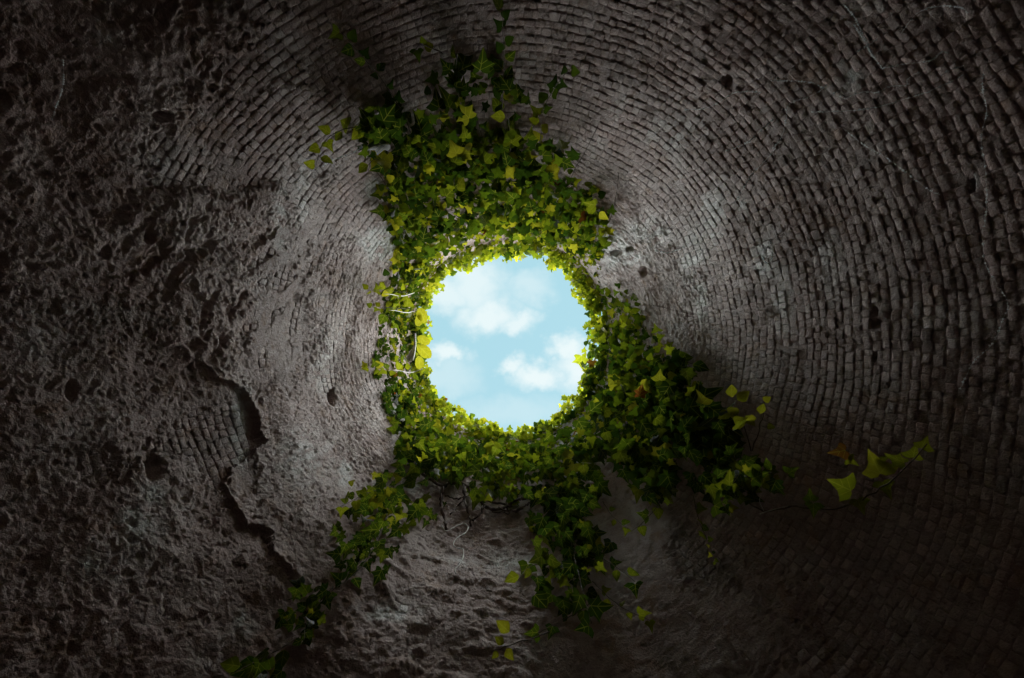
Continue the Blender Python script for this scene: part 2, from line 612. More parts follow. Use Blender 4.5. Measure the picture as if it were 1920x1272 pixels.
# ------------------------------------------------------------------ floor of the shaft and the ground above
def earth_material(name, c1, c2, scale):
    m = bpy.data.materials.new(name)
    m.use_nodes = True
    w = NT(m.node_tree)
    co = w.n('ShaderNodeTexCoord').outputs['Object']
    n = w.noise(co, scale, 8, .65)
    col = w.mix(w.smooth(n, .35, .65), rgba(*c1), rgba(*c2))
    bs = w.n('ShaderNodeBsdfPrincipled')
    w.l(col, bs.inputs['Base Color'])
    bs.inputs['Roughness'].default_value = .95
    bp = w.n('ShaderNodeBump')
    bp.inputs['Strength'].default_value = .8
    bp.inputs['Distance'].default_value = .04
    w.l(w.noise(co, scale * 6, 6, .7), bp.inputs['Height'])
    w.l(bp.outputs[0], bs.inputs['Normal'])
    out = w.n('ShaderNodeOutputMaterial')
    w.l(bs.outputs[0], out.inputs['Surface'])
    return m


def ring_sheet(name, radii, zf, n, mat):
    V, Fc = [], []
    for k, R in enumerate(radii):
        for i in range(n):
            a = 2 * math.pi * i / n
            x, y = R * math.cos(a), R * math.sin(a)
            V.append((x, y, zf(x, y)))
    for k in range(len(radii) - 1):
        for i in range(n):
            i2 = (i + 1) % n
            Fc.append((k * n + i, (k + 1) * n + i, (k + 1) * n + i2, k * n + i2))
    me = mesh_np(name, np.array(V), np.array(Fc), None, True, mat)
    return link(name, me)


M_SOIL = earth_material("damp_soil", (.035, .028, .022), (.075, .06, .046), 6.)
M_TURF = earth_material("rough_turf", (.045, .07, .02), (.09, .10, .035), 1.5)
tag(ring_sheet("shaft_floor", [0.001, .5, 1.0, 1.5, 2.1, 2.8, 4.0], lambda x, y: Z_FLOOR + .05 * math.sin(3.1 * x + 1) * math.cos(2.7 * y), 64, M_SOIL), kind='structure')
tag(ring_sheet("ground", [1.95, 2.6, 4, 8, 20, 60, 200, 600],
               lambda x, y: Z_RIM + .06 + .05 * math.sin(1.3 * x) * math.cos(1.1 * y) - .02 * max(0, math.hypot(x, y) - 4), 96, M_TURF), kind='structure')


# ------------------------------------------------------------------ leaves and stems
def leaf_shader(name, from_object):
    m = bpy.data.materials.new(name)
    m.use_nodes = True
    w = NT(m.node_tree)
    if from_object:
        col = w.n('ShaderNodeObjectInfo').outputs['Color']
    else:
        col = w.n('ShaderNodeAttribute', attribute_name='leaf_colour').outputs['Color']
    co = w.n('ShaderNodeTexCoord').outputs['Object']
    nz = w.noise(co, 30. if not from_object else 3.5, 4, .6)
    hs = w.n('ShaderNodeHueSaturation')
    w.l(col, hs.inputs['Color'])
    w.l(w.smooth(nz, .25, .75, .8, 1.2), hs.inputs['Value'])
    col = hs.outputs[0]
    if from_object:                       # pale midrib and side veins
        sp = w.n('ShaderNodeSeparateXYZ')
        w.l(co, sp.inputs[0])
        ax = w.math('ABSOLUTE', sp.outputs['X'])
        v1 = w.math('ABSOLUTE', w.math('SUBTRACT', ax, w.math('MULTIPLY', sp.outputs['Y'], 1.5)))
        v2 = w.math('ABSOLUTE', w.math('MULTIPLY_ADD', ax, .9, w.math('SUBTRACT', .28, sp.outputs['Y'])))
        vn = w.math('MINIMUM', ax, w.math('MINIMUM', v1, v2))
        col = w.mix(w.smooth(vn, .03, .008, 0., .38), col, rgba(.36, .40, .12))
    bs = w.n('ShaderNodeBsdfPrincipled')
    w.l(col, bs.inputs['Base Color'])
    bs.inputs['Roughness'].default_value = .42
    bs.inputs['Specular IOR Level'].default_value = .28
    tr = w.n('ShaderNodeBsdfTranslucent')
    w.l(w.mix(1.0, col, rgba(2.2, 2.05, .85), 'MULTIPLY'), tr.inputs['Color'])
    mx = w.n('ShaderNodeMixShader')
    mx.inputs[0].default_value = .5
    w.l(bs.outputs[0], mx.inputs[1])
    w.l(tr.outputs[0], mx.inputs[2])
    out = w.n('ShaderNodeOutputMaterial')
    w.l(mx.outputs[0], out.inputs['Surface'])
    return m


M_LEAF = leaf_shader("ivy_leaf", True)
M_LEAFM = leaf_shader("ivy_foliage", False)


def simple_material(name, c1, c2, rough, scale=40., spec=.4):
    m = bpy.data.materials.new(name)
    m.use_nodes = True
    w = NT(m.node_tree)
    co = w.n('ShaderNodeTexCoord').outputs['Object']
    n = w.noise(co, scale, 4, .6)
    bs = w.n('ShaderNodeBsdfPrincipled')
    w.l(w.mix(w.smooth(n, .35, .65), rgba(*c1), rgba(*c2)), bs.inputs['Base Color'])
    bs.inputs['Roughness'].default_value = rough
    bs.inputs['Specular IOR Level'].default_value = spec
    bp = w.n('ShaderNodeBump')
    bp.inputs['Strength'].default_value = .4
    bp.inputs['Distance'].default_value = .003
    w.l(w.noise(co, scale * 3, 3, .6), bp.inputs['Height'])
    w.l(bp.outputs[0], bs.inputs['Normal'])
    out = w.n('ShaderNodeOutputMaterial')
    w.l(bs.outputs[0], out.inputs['Surface'])
    return m


M_STEM = simple_material("vine_bark", (.055, .04, .03), (.13, .095, .07), .7)
M_PALE = simple_material("pale_bark", (.55, .55, .50), (.75, .76, .72), .35, 60., .6)
M_ROOT = simple_material("root_bark", (.06, .04, .035), (.15, .10, .085), .8)
M_WEB = bpy.data.materials.new("cobweb_silk")          # bright fibre that light passes through
M_WEB.use_nodes = True
_w = NT(M_WEB.node_tree)
_t = _w.n('ShaderNodeBsdfTranslucent'); _t.inputs['Color'].default_value = (.92, .96, .97, 1)
_g = _w.n('ShaderNodeBsdfPrincipled'); _g.inputs['Base Color'].default_value = (.9, .94, .95, 1)
_g.inputs['Roughness'].default_value = .15; _g.inputs['Specular IOR Level'].default_value = 1.0
_m = _w.n('ShaderNodeMixShader')
_w.put(_m.inputs[0], _w.smooth(_w.noise(_w.n('ShaderNodeTexCoord').outputs['Object'], 60., 2), .3, .7, .5, .9))
_w.l(_g.outputs[0], _m.inputs[1]); _w.l(_t.outputs[0], _m.inputs[2])
_o = _w.n('ShaderNodeOutputMaterial'); _w.l(_m.outputs[0], _o.inputs['Surface'])

# half outlines of ivy leaves: base at the origin, tip at +y
HALF = [
    [(.10, -.10), (.30, -.16), (.44, -.10), (.35, .12), (.42, .22), (.62, .36), (.38, .42), (.22, .54), (.12, .80), (0, 1.02)],   # five lobes
    [(.14, -.12), (.38, -.12), (.62, .10), (.40, .24), (.23, .42), (.11, .72), (0, 1.0)],                              # three lobes
    [(.18, -.06), (.38, .04), (.46, .20), (.34, .46), (.16, .72), (0, .88)],                                         # blunt heart
    [(.12, -.12), (.32, -.20), (.46, -.14), (.38, .06), (.50, .16), (.66, .29), (.42, .38), (.24, .52), (.12, .84), (0, 1.08)],  # star
    [(.10, .04), (.28, .18), (.36, .34), (.22, .62), (0, .92)],                                                       # young rhomb
]
OVAL = [(.08, .02), (.22, .14), (.31, .34), (.33, .55), (.27, .76), (.15, .92), (0, 1.0)]


def leaf_geo(half, fold, curl, asym):
    """outline fan with folded midrib; returns verts (n,3), tris (m,3)"""
    right = [(x * (1 + asym), y) for x, y in half]
    left = [(-x * (1 - asym), y) for x, y in half[:-1]]
    V = [(0, 0, 0), (0, .28, 0), (0, .6, 0)]
    tip = 2 + len(right)
    idxr = list(range(3, 3 + len(right)))
    V += [(x, y, 0) for x, y in right]
    idxl = list(range(3 + len(right), 3 + len(right) + len(left)))
    V += [(x, y, 0) for x, y in left]
    T = []
    for idx, flip in ((idxr, False), (idxl + [idxr[-1]], True)):
        seq = [0] + idx
        for a, b in zip(seq[:-1], seq[1:]):
            ya = (V[a][1] + V[b][1]) / 2
            c = 1 if ya < .46 else 2
            tri = (c, a, b)
            T.append(tri if not flip else (c, b, a))
        # join the two midrib points
        k = next(i for i, q in enumerate(seq[1:]) if True and (V[seq[i]][1] + V[q][1]) / 2 >= .46)
        tri = (1, seq[k], 2)
        T.append(tri if not flip else (1, 2, seq[k]))
    V = np.array(V, float)
    V[:, 2] = fold * np.abs(V[:, 0]) - curl * (V[:, 1] - .3) ** 2 - .25 * fold * V[:, 0] ** 2
    V[0, 2] -= .02
    return V, np.array(T)


LEAFGEO = []
for hi, hf in enumerate(HALF):
    for vv in range(3):
        LEAFGEO.append(leaf_geo(hf, random.uniform(.12, .5), random.uniform(.05, .4), random.uniform(-.12, .12)))
OVALGEO = leaf_geo(OVAL, .12, .12, .05)
LEAFMESH = []
for V, T in LEAFGEO:
    LEAFMESH.append(mesh_np("leaf", V, T, None, True, M_LEAF))
OVALMESH = mesh_np("leaf", OVALGEO[0], OVALGEO[1], None, True, M_LEAF)
SHAPES = {'mass': [0, 1, 3, 1, 2], 'old': [0, 3, 0, 3, 1], 'young': [1, 2, 4, 2, 1]}


def col_mix(a, b, t):
    return tuple(a[i] * (1 - t) + b[i] * t for i in range(3))


GREEN_D = (.018, .042, .008)
GREEN = (.058, .100, .010)
YGREEN = (.17, .21, .018)
YELLOW = (.30, .31, .035)
RED = (.15, .045, .02)


def leaf_colour(young):  # young = leaf age, raised where rim light is put into the colour
    t = min(1, max(0, random.gauss(young - .22, .34)))
    c = col_mix(GREEN_D, GREEN, t / .4) if t < .4 else col_mix(GREEN, YGREEN, (t - .4) / .6)
    if random.random() < .05 * (1 + 2 * young):
        c = col_mix(c, YELLOW, random.uniform(.4, 1))
    if random.random() < .004:
        c = col_mix(c, RED, random.uniform(.6, 1))
    return c


class Leaf:
    __slots__ = ('M', 'size', 'px', 'var', 'col', 'oval')


def tube(path, radii, sides=5):
    P = [Vector(p) for p in path]
    V, Fq = [], []
    n = len(P)
    up = Vector((.3, .2, 1)).normalized()
    for i in range(n):
        t = (P[min(i + 1, n - 1)] - P[max(i - 1, 0)])
        if t.length < 1e-9:
            t = Vector((0, 0, 1))
        t.normalize()
        a = t.cross(up)
        if a.length < 1e-3:
            a = t.cross(Vector((1, 0, 0)))
        a.normalize()
        b = t.cross(a)
        for k in range(sides):
            w = 2 * math.pi * k / sides
            V.append(P[i] + (a * math.cos(w) + b * math.sin(w)) * radii[i])
    for i in range(n - 1):
        for k in range(sides):
            k2 = (k + 1) % sides
            Fq.append((i * sides + k, i * sides + k2, (i + 1) * sides + k2, (i + 1) * sides + k))
    V.append(P[0]); V.append(P[-1])
    a, b = len(V) - 2, len(V) - 1
    for k in range(sides):
        k2 = (k + 1) % sides
        Fq.append((a, k2, k, k))
        Fq.append((b, (n - 1) * sides + k, (n - 1) * sides + k2, (n - 1) * sides + k2))
    # end fans as triangles
    quads = [f for f in Fq if len(set(f)) == 4]
    tris = [tuple(dict.fromkeys(f)) for f in Fq if len(set(f)) == 3]
    return [tuple(v) for v in V], quads + tris


def tube_object(name, path, radii, mat, parent=None, origin=Vector((0, 0, 0)), sides=5):
    V, Fc = tube(path, radii, sides)
    me = bpy.data.meshes.new(name)
    me.from_pydata([tuple(Vector(v) - origin) for v in V], [], Fc)
    me.polygons.foreach_set('use_smooth', [True] * len(me.polygons))
    me.materials.append(mat)
    me.update()
    return link(name, me, parent)


def smooth_path(pts, n):
    """Catmull-Rom through 2-D or 3-D points"""
    P = [np.array(p, float) for p in pts]
    P = [2 * P[0] - P[1]] + P + [2 * P[-1] - P[-2]]
    out = []
    m = len(P) - 3
    for k in range(n):
        t = k / (n - 1) * m
        i = min(int(t), m - 1)
        f = t - i
        p0, p1, p2, p3 = P[i:i + 4]
        out.append(.5 * ((2 * p1) + (-p0 + p2) * f + (2 * p0 - 5 * p1 + 4 * p2 - p3) * f * f + (-p0 + 3 * p1 - 3 * p2 + p3) * f ** 3))
    return out


class Plant:
    def __init__(self, name, label, cat, group, base):
        self.name, self.label, self.cat, self.group = name, label, cat, group
        self.base = base
        self.leaves, self.stems, self.extra = [], [], []

    def leaf(self, p, size_px, tip, var=None, col=None, loose=.55, oval=False, young=.5):
        """p world point, size in picture px (turned into metres at its distance), tip = picture angle of the tip"""
        L = Leaf()
        L.px = size_px
        L.size = size_px * p.z / F
        w = p.normalized()
        n = w * 1.0 + Vector((random.gauss(0, loose), random.gauss(0, loose), random.gauss(0, loose) * .8 + .15))
        n.normalize()
        t = Vector((math.cos(tip), math.sin(tip), random.gauss(-.15, .3)))
        t = t - n * t.dot(n)
        t.normalize()
        x = t.cross(n)
        M = Matrix((x * L.size, t * L.size, n * L.size)).transposed().to_4x4()
        M.translation = p
        L.M = M
        L.var = var if var is not None else random.choice(SHAPES['mass']) * 3 + random.randrange(3)
        L.col = col or leaf_colour(young)
        L.oval = oval
        self.leaves.append(L)

    def scatter(self, u, v, a, b, count, smin, smax, omin=.02, omax=.12, young=.45, rot=0., kind='mass', spread=.8):
        for _ in range(int(count * 1.05)):
            q = 1.22 * random.random() ** .62
            w = random.uniform(0, 2 * math.pi)
            x, y = a * q * math.cos(w), b * q * math.sin(w)
            uu = u + x * math.cos(rot) - y * math.sin(rot)
            vv = v + x * math.sin(rot) + y * math.cos(rot)
            self.at(uu, vv, random.uniform(smin, smax) * random.choice((.5, .65, .75, .85, 1.05)), omin + (omax * 1.25 - omin) * random.random() ** 1.3, young, kind, spread)

    def at(self, uu, vv, size, off, young=.45, kind='mass', spread=.8, col=None, tip=None):
        r = math.hypot(uu - AX, vv - AY)
        if r < 190:
            z = Z_RIM + random.uniform(-.35, .22)
            p = Vector(((uu - AX) / F * z, (vv - AY) / F * z, z))
        else:
            p = px(uu, vv, off)
        ang_ = math.atan2(vv - AY, uu - AX) if tip is None else tip
        self.leaf(p, size, ang_ + random.gauss(0, spread), random.choice(SHAPES[kind]) * 3 + random.randrange(3), col, young=young)

    def rim(self, a0, a1, r0, r1, count, smin, smax, young=.55, power=1.0):
        young += .5  # rim leaves made paler: glow of the opening put into their colour
        for _ in range(count):
            a = math.radians(random.uniform(a0, a1))
            edge = r0 + 6 * math.sin(a * 5 + 1) + 5 * math.sin(a * 13) + 4 * math.sin(a * 31) + 3 * math.sin(a * 67)
            r = edge + (r1 - edge) * random.random() ** power
            self.at(AX + r * math.cos(a), AY + r * math.sin(a), random.uniform(smin, smax) * (.8 + .5 * (r - r0) / 100), random.uniform(.004, .035),
                    young, random.choice(('mass', 'young')), .9)

    def vine(self, pts, off0=.02, off1=.05, rad=.005, mat=None, n=None, name='stem', wob=3.):
        n = n or max(6, 4 * len(pts))
        path2 = smooth_path(pts, n)
        path = []
        for i, q in enumerate(path2):
            t = i / (n - 1)
            path.append(px(q[0] + random.gauss(0, wob) * .4, q[1] + random.gauss(0, wob) * .4, off0 * (1 - t) + off1 * t))
        self.stems.append((name, path, [rad * (1 - .6 * i / (n - 1)) for i in range(n)], mat or M_STEM))
        return path2

    def strand(self, pts, off0, off1, leaf0, leaf1, step=.8, rad=.004, young=.7, mat=None, kind='young', start=0., loose=.5, dens=1.0, col=None):
        """a vine with alternating leaves, leaf size leaf0 -> leaf1 px"""
        young += .28 * (young > .45)
        n = max(12, 8 * len(pts))
        path2 = self.vine(pts, off0, off1, rad, mat, n, wob=1.2)
        acc, side, prev = 0., 1, path2[0]
        for i in range(1, n):
            d = path2[i] - prev
            L = float(np.hypot(*d[:2]))
            prev = path2[i]
            t = i / (n - 1)
            if t < start or L < 1e-6:
                continue
            size = leaf0 * (1 - t) + leaf1 * t
            acc += L
            while acc > size * step / dens:
                acc -= size * step / dens
                side = -side
                dirn = math.atan2(d[1], d[0])
                tip = dirn + side * random.uniform(.5, 1.35)
                s = size * random.uniform(.75, 1.2)
                base = path2[i] + np.array([math.cos(tip), math.sin(tip)]) * s * .18
                p = px(base[0], base[1], off0 * (1 - t) + off1 * t + random.uniform(-.004, .012))
                self.leaf(p, s, tip, random.choice(SHAPES[kind]) * 3 + random.randrange(3), col, loose, young=young)

    def build(self):
        root = bpy.data.objects.new(self.name, None)
        root.empty_display_size = .1
        root.location = self.base
        COL.objects.link(root)
        tag(root, self.label, self.cat, self.group)
        inv = -Vector(self.base)
        for (nm, path, rad, mat) in self.stems:
            tube_object(nm, path, rad, mat, root, Vector(self.base))
        order = sorted(self.leaves, key=lambda l: -l.px)
        for L in order[:300]:
            o = link("leaf", OVALMESH if L.oval else LEAFMESH[L.var], root)
            o.matrix_local = Matrix.Translation(inv) @ L.M
            o.color = (*L.col, 1.0)
        rest = order[300:]
        if rest:
            VV, TT, CC, nv = [], [], [], 0
            for L in rest:
                V, T = LEAFGEO[L.var]
                A = np.array(L.M)
                W = V @ A[:3, :3].T + A[:3, 3] + np.array(inv)
                VV.append(W); TT.append(T + nv); nv += len(V)
                CC.append(np.tile(np.array([*L.col, 1.0]), (len(V), 1)))
            me = mesh_np("foliage", np.concatenate(VV), np.concatenate(TT), {'leaf_colour': np.concatenate(CC)}, True, M_LEAFM)
            tag(link("foliage", me, root), kind='stuff')
        return root


def rimpt(a):
    a = math.radians(a)
    return Vector((R_RIM * math.cos(a), R_RIM * math.sin(a), Z_RIM))


PLANTS = []
G = "ivy growing down from the opening"

# ---- the curtain above the opening
p = Plant("ivy", "broad ivy curtain hanging above the round sky opening", "ivy", G, rimpt(270)); PLANTS.append(p)
p.rim(222, 318, 158, 235, 1150, 9, 16, .55)
p.scatter(930, 425, 180, 46, 360, 15, 27, .01, .07, .5)
p.scatter(880, 370, 140, 60, 180, 20, 32, .02, .10, .45)
p.scatter(1030, 395, 95, 50, 190, 16, 27, .01, .08, .5)
p.scatter(790, 400, 60, 75, 130, 18, 32, .02, .10, .4)
p.scatter(800, 270, 105, 55, 110, 24, 38, .02, .12, .25, kind='old')
p.scatter(900, 300, 130, 50, 110, 22, 36, .02, .12, .4)
p.scatter(990, 320, 80, 50, 70, 22, 34, .02, .10, .3)
p.scatter(720, 240, 45, 40, 22, 30, 46, .03, .10, .1, kind='old')
p.scatter(900, 180, 90, 55, 34, 24, 40, .02, .08, .15)
p.scatter(1100, 420, 40, 55, 70, 16, 26, .02, .08, .6)
for pts, l0, l1, yg in (
        ([(960, 400), (958, 320), (956, 250), (952, 215)], 30, 38, .9), ([(950, 330), (930, 290), (900, 265)], 26, 34, .95),
        ([(853, 400), (852, 350), (850, 310)], 26, 32, .95), ([(780, 420), (755, 345), (738, 305)], 30, 34, .95),
        ([(830, 430), (815, 390), (812, 372)], 18, 24, .9), ([(740, 300), (700, 300), (690, 320)], 30, 34, .5),
        ([(1080, 440), (1100, 400), (1128, 395)], 20, 24, .9), ([(1110, 470), (1125, 410), (1115, 370)], 20, 26, .6),
        ([(1000, 420), (1010, 370), (1040, 320)], 22, 30, .55), ([(760, 440), (745, 400), (738, 420)], 26, 26, .7),
        ([(870, 220), (855, 150), (858, 95)], 26, 30, .35), ([(940, 230), (945, 120), (942, 20)], 24, 26, .2),
        ([(780, 270), (730, 170), (640, 60)], 26, 24, .2), ([(1010, 290), (1015, 235), (1010, 215)], 24, 28, .85),
        ([(1000, 240), (1040, 165), (1070, 128)], 22, 20, .3), ([(830, 100), (790, 85), (772, 105)], 22, 26, .7)):
    p.strand(pts, .04, .10, l0, l1, .75, .004, yg)
for k in range(9):
    a = random.uniform(228, 312)
    u0, v0 = AX + 190 * math.cos(math.radians(a)), AY + 190 * math.sin(math.radians(a))
    rr = random.uniform(300, 430)
    p.vine([(u0, v0), (AX + (u0 - AX) * 1.5 + random.gauss(0, 20), AY + (v0 - AY) * 1.5), (AX + rr * math.cos(math.radians(a)) + random.gauss(0, 30), AY + rr * math.sin(math.radians(a)))], .005, .03, .007)

# ---- a twig reaching left out of the curtain
p = Plant("ivy_strand", "thin ivy twig with yellow leaves reaching left from the curtain's dark upper edge", "ivy", "hanging ivy strands", px(690, 238, .06)); PLANTS.append(p)
p.strand([(700, 240), (660, 240), (628, 250), (605, 272), (592, 310)], .05, .10, 34, 24, .62, .004, .85)

# ---- left of the opening
p = Plant("ivy", "dark ivy mat on the left edge of the sky opening", "ivy", G, rimpt(180)); PLANTS.append(p)
p.rim(138, 222, 160, 232, 900, 9, 16, .55)
p.scatter(752, 590, 34, 90, 110, 14, 24, .01, .05, .45)
p.scatter(748, 680, 40, 95, 260, 16, 26, .005, .03, .05, kind='old')  # dark leaf colour stands in for the shaded hollow here
p.scatter(780, 520, 34, 50, 120, 12, 20, .01, .05, .5)
p.scatter(768, 470, 26, 40, 50, 14, 22, .01, .05, .5)
p.scatter(770, 760, 40, 50, 90, 15, 24, .01, .04, .15)
for yy, x0, x1 in ((547, 775, 692), (578, 785, 698), (690, 790, 685)):
    p.strand([(x0, yy + 6), ((x0 + x1) / 2 + 15, yy + random.uniform(0, 6)), (x1, yy - 2)], .04, .08, 24, 14, .48, .003, .9)
    xm = x0 - 22
    p.vine([(xm + 24, yy + 2), (xm, yy + 9), (xm - 20, yy + 5), (xm - 34, yy + 4)], .075, .08, .007, M_PALE, 8, 'pale_twig', .5)

# ---- below the opening
p = Plant("ivy", "bright ivy mat along the lower edge of the sky opening", "ivy", G, rimpt(98)); PLANTS.append(p)
p.rim(58, 140, 160, 240, 1050, 9, 17, .6)
p.scatter(880, 850, 120, 36, 230, 16, 28, .01, .12, .55)
p.scatter(940, 880, 90, 45, 150, 17, 28, .01, .11, .4)
p.scatter(800, 820, 45, 40, 110, 16, 28, .01, .12, .45)
p.scatter(1040, 840, 70, 36, 150, 16, 28, .01, .12, .6)
p.scatter(820, 855, 50, 26, 40, 24, 36, .04, .08, .75)
p.scatter(930, 915, 46, 26, 45, 16, 26, .01, .10, .6)
p.scatter(790, 870, 30, 30, 30, 18, 28, .01, .11, .3)
p.strand([(985, 870), (945, 895), (905, 918)], .04, .07, 24, 16, .5, .003, .9)
p.vine([(822, 850), (808, 862), (798, 872), (790, 884)], .05, .06, .006, M_PALE, 8, 'pale_twig', .4)
p.vine([(1160, 862), (1120, 868), (1095, 868), (1010, 866)], .05, .06, .004, M_PALE, 10, 'pale_twig', .5)

# ---- right of the opening, the big mass
p = Plant("ivy", "large ivy mass spilling down the wall right of the sky opening", "ivy", G, rimpt(20)); PLANTS.append(p)
p.rim(-22, 60, 157, 232, 900, 9, 16, .62)
p.scatter(1150, 610, 45, 60, 170, 14, 22, .01, .07, .6)
p.scatter(1175, 690, 75, 70, 260, 17, 28, .01, .14, .55)
p.scatter(1170, 770, 85, 70, 250, 20, 32, .02, .15, .5)
p.scatter(1130, 800, 60, 50, 120, 18, 28, .02, .12, .6)
p.scatter(1250, 770, 70, 70, 120, 26, 42, .02, .15, .2, kind='old')
p.scatter(1210, 860, 45, 50, 90, 22, 38, .02, .14, .3, kind='old')
p.scatter(1300, 800, 50, 40, 26, 34, 58, .04, .15, .2, kind='old')
p.scatter(1240, 700, 50, 40, 50, 20, 34, .02, .12, .15)
p.scatter(1230, 900, 30, 40, 30, 22, 34, .02, .12, .4)
for pts, l0, l1, yg in (([(1140, 760), (1165, 650), (1185, 560)], 20, 16, .7), ([(1190, 780), (1215, 690), (1235, 625)], 24, 18, .55),
                        ([(1220, 720), (1195, 700), (1175, 680)], 20, 16, .95), ([(1205, 800), (1198, 750), (1192, 722)], 26, 18, .95),
                        ([(1230, 730), (1260, 700), (1300, 680)], 26, 30, .15), ([(1160, 690), (1140, 640), (1120, 600)], 18, 14, .8)):
    p.strand(pts, .06, .11, l0, l1, .7, .004, yg)
for k in range(7):
    a = random.uniform(-15, 45)
    ca, sa = math.cos(math.radians(a)), math.sin(math.radians(a))
    p.vine([(AX + 190 * ca, AY + 190 * sa), (AX + 260 * ca + random.gauss(0, 12), AY + 260 * sa + random.gauss(0, 12)), (AX + 350 * ca, AY + 350 * sa + 30)], .005, .03, .007)

# ---- thin growth on the upper right of the rim
p = Plant("ivy", "thin ivy fringe on the upper right rim of the opening", "ivy", G, rimpt(325)); PLANTS.append(p)
p.rim(316, 340, 157, 196, 300, 8, 14, .55)
p.scatter(1095, 490, 30, 36, 80, 10, 18, .005, .03, .6)
p.strand([(1085, 440), (1118, 500), (1126, 560)], .02, .02, 12, 9, 1.2, .005, .6)

# ---- the hanging sprays
GS = "hanging ivy strands"
p = Plant("ivy_strand", "bushy dark ivy spray hanging left of the tangled root", "ivy", GS, px(760, 880, .03)); PLANTS.append(p)
p.scatter(715, 925, 50, 34, 26, 20, 34, .06, .14, .5)
p.scatter(700, 985, 60, 55, 56, 18, 32, .06, .16, .3)
p.scatter(690, 1040, 46, 34, 24, 16, 28, .06, .14, .25)
p.scatter(790, 950, 40, 26, 22, 18, 28, .04, .10, .4)
p.strand([(790, 870), (740, 910), (690, 925), (635, 952)], .05, .14, 28, 20, .8, .005, .7)
p.strand([(740, 900), (720, 980), (680, 1060), (620, 1110)], .05, .12, 34, 28, .7, .005, .3)

p = Plant("ivy_strand", "long trailing ivy column hanging below the opening's lower right edge", "ivy", GS, px(1060, 860, .03)); PLANTS.append(p)
p.scatter(1060, 905, 60, 45, 100, 20, 34, .03, .10, .5)
p.scatter(1055, 965, 55, 45, 60, 24, 40, .04, .12, .35)
p.scatter(1070, 1030, 65, 45, 45, 24, 40, .04, .12, .2)
p.scatter(1050, 1080, 60, 40, 22, 24, 38, .04, .12, .25)
p.strand([(1060, 900), (1065, 980), (1085, 1080), (1110, 1170)], .06, .14, 36, 40, .7, .006, .15, kind='old')
p.strand([(1080, 1020), (1150, 1060), (1190, 1090)], .06, .10, 28, 26, .8, .004, .4)
p.strand([(1080, 1060), (1000, 1060), (970, 1090)], .06, .10, 32, 28, .9, .004, .5)
p.strand([(1110, 1090), (1160, 1135), (1222, 1165)], .06, .10, 20, 22, 1.0, .003, .8)

p = Plant("ivy_strand", "long ivy runner with big pale leaves stretching into the dark at right", "ivy", GS, px(1390, 960, .06)); PLANTS.append(p)
path = [(1380, 930), (1432, 958), (1490, 950), (1560, 955), (1620, 935), (1680, 895), (1740, 832)]
p.vine(path, .06, .16, .006, None, 30)
for (u, v, s, tp, c) in ((1595, 920, 62, 3.6, YGREEN), (1608, 938, 36, 1.4, YGREEN), (1650, 888, 62, 4.3, YELLOW), (1640, 870, 40, 5.4, YGREEN), (1655, 905, 40, 1.2, YGREEN),
                         (1695, 868, 40, 3.8, YGREEN), (1712, 858, 36, 5.0, YGREEN), (1728, 840, 34, 5.4, YGREEN), (1525, 945, 34, 1.5, GREEN),
                         (1520, 938, 30, 4.6, GREEN), (1585, 845, 40, 3.3, RED), (1590, 862, 26, .6, YGREEN), (1478, 888, 30, 5.6, GREEN)):
    p.leaf(px(u, v, .13), s * .8, tp, random.choice((1, 0, 1)) * 3 + random.randrange(3), col_mix(c, GREEN, random.uniform(0, .3)), .3)
p.vine([(1432, 958), (1424, 940), (1428, 925)], .08, .09, .003, M_PALE, 6, 'pale_twig', .3)
p.vine([(1425, 964), (1450, 956), (1475, 950), (1500, 950)], .085, .09, .004, M_PALE, 8, 'pale_twig', .3)

p = Plant("ivy_strand", "leafy ivy tuft hanging below the large right hand ivy mass", "ivy", GS, px(1340, 860, .05)); PLANTS.append(p)
p.scatter(1390, 895, 60, 28, 46, 24, 38, .06, .14, .5)
p.scatter(1340, 880, 40, 40, 30, 22, 36, .05, .10, .2)
p.scatter(1360, 935, 26, 20, 10, 28, 40, .06, .12, .5)
p.scatter(1340, 820, 50, 40, 24, 28, 44, .05, .12, .12, kind='old')
p.strand([(1340, 880), (1400, 900), (1450, 885)], .08, .12, 30, 26, .8, .004, .6)

p = Plant("ivy_strand", "small sprig of pale yellow leaves above the right hand tuft", "ivy", GS, px(1400, 840, .06)); PLANTS.append(p)
p.vine([(1410, 845), (1395, 800), (1378, 765), (1370, 735)], .08, .12, .004, None, 12)
p.vine([(1410, 845), (1425, 800), (1432, 770), (1435, 745)], .08, .12, .003, None, 12)
for (u, v, s, tp) in ((1372, 745, 30, 4.5), (1382, 750, 30, 5.6), (1376, 765, 24, 1.5), (1368, 772, 28, 2.5), (1388, 782, 28, 1.9), (1398, 780, 26, .8),
                      (1433, 752, 16, 5.5), (1425, 776, 24, 4.9), (1418, 785, 20, 3.0), (1440, 798, 14, .5)):
    p.leaf(px(u, v, .12), s, tp, random.choice((4, 2, 4)) * 3 + random.randrange(3), col_mix(YGREEN, YELLOW, random.uniform(.1, .7)), .35)
p.scatter(1320, 770, 36, 24, 8, 44, 66, .08, .12, .15, kind='old')

p = Plant("ivy_strand", "looping ivy sprig with few leaves below the right mass", "ivy", GS, px(1240, 920, .04)); PLANTS.append(p)
p.strand([(1245, 925), (1228, 955), (1205, 980), (1185, 996)], .06, .10, 24, 20, 1.1, .004, .7)
p.strand([(1130, 940), (1150, 970), (1185, 996)], .04, .10, 18, 16, 1.0, .003, .7)

p = Plant("ivy_strand", "slender drooping ivy sprig with small sparse leaves over the lower right wall", "ivy", GS, px(1300, 930, .04)); PLANTS.append(p)
p.strand([(1300, 930), (1310, 975), (1325, 1010), (1342, 1058)], .06, .08, 24, 7, 1.0, .003, .6)

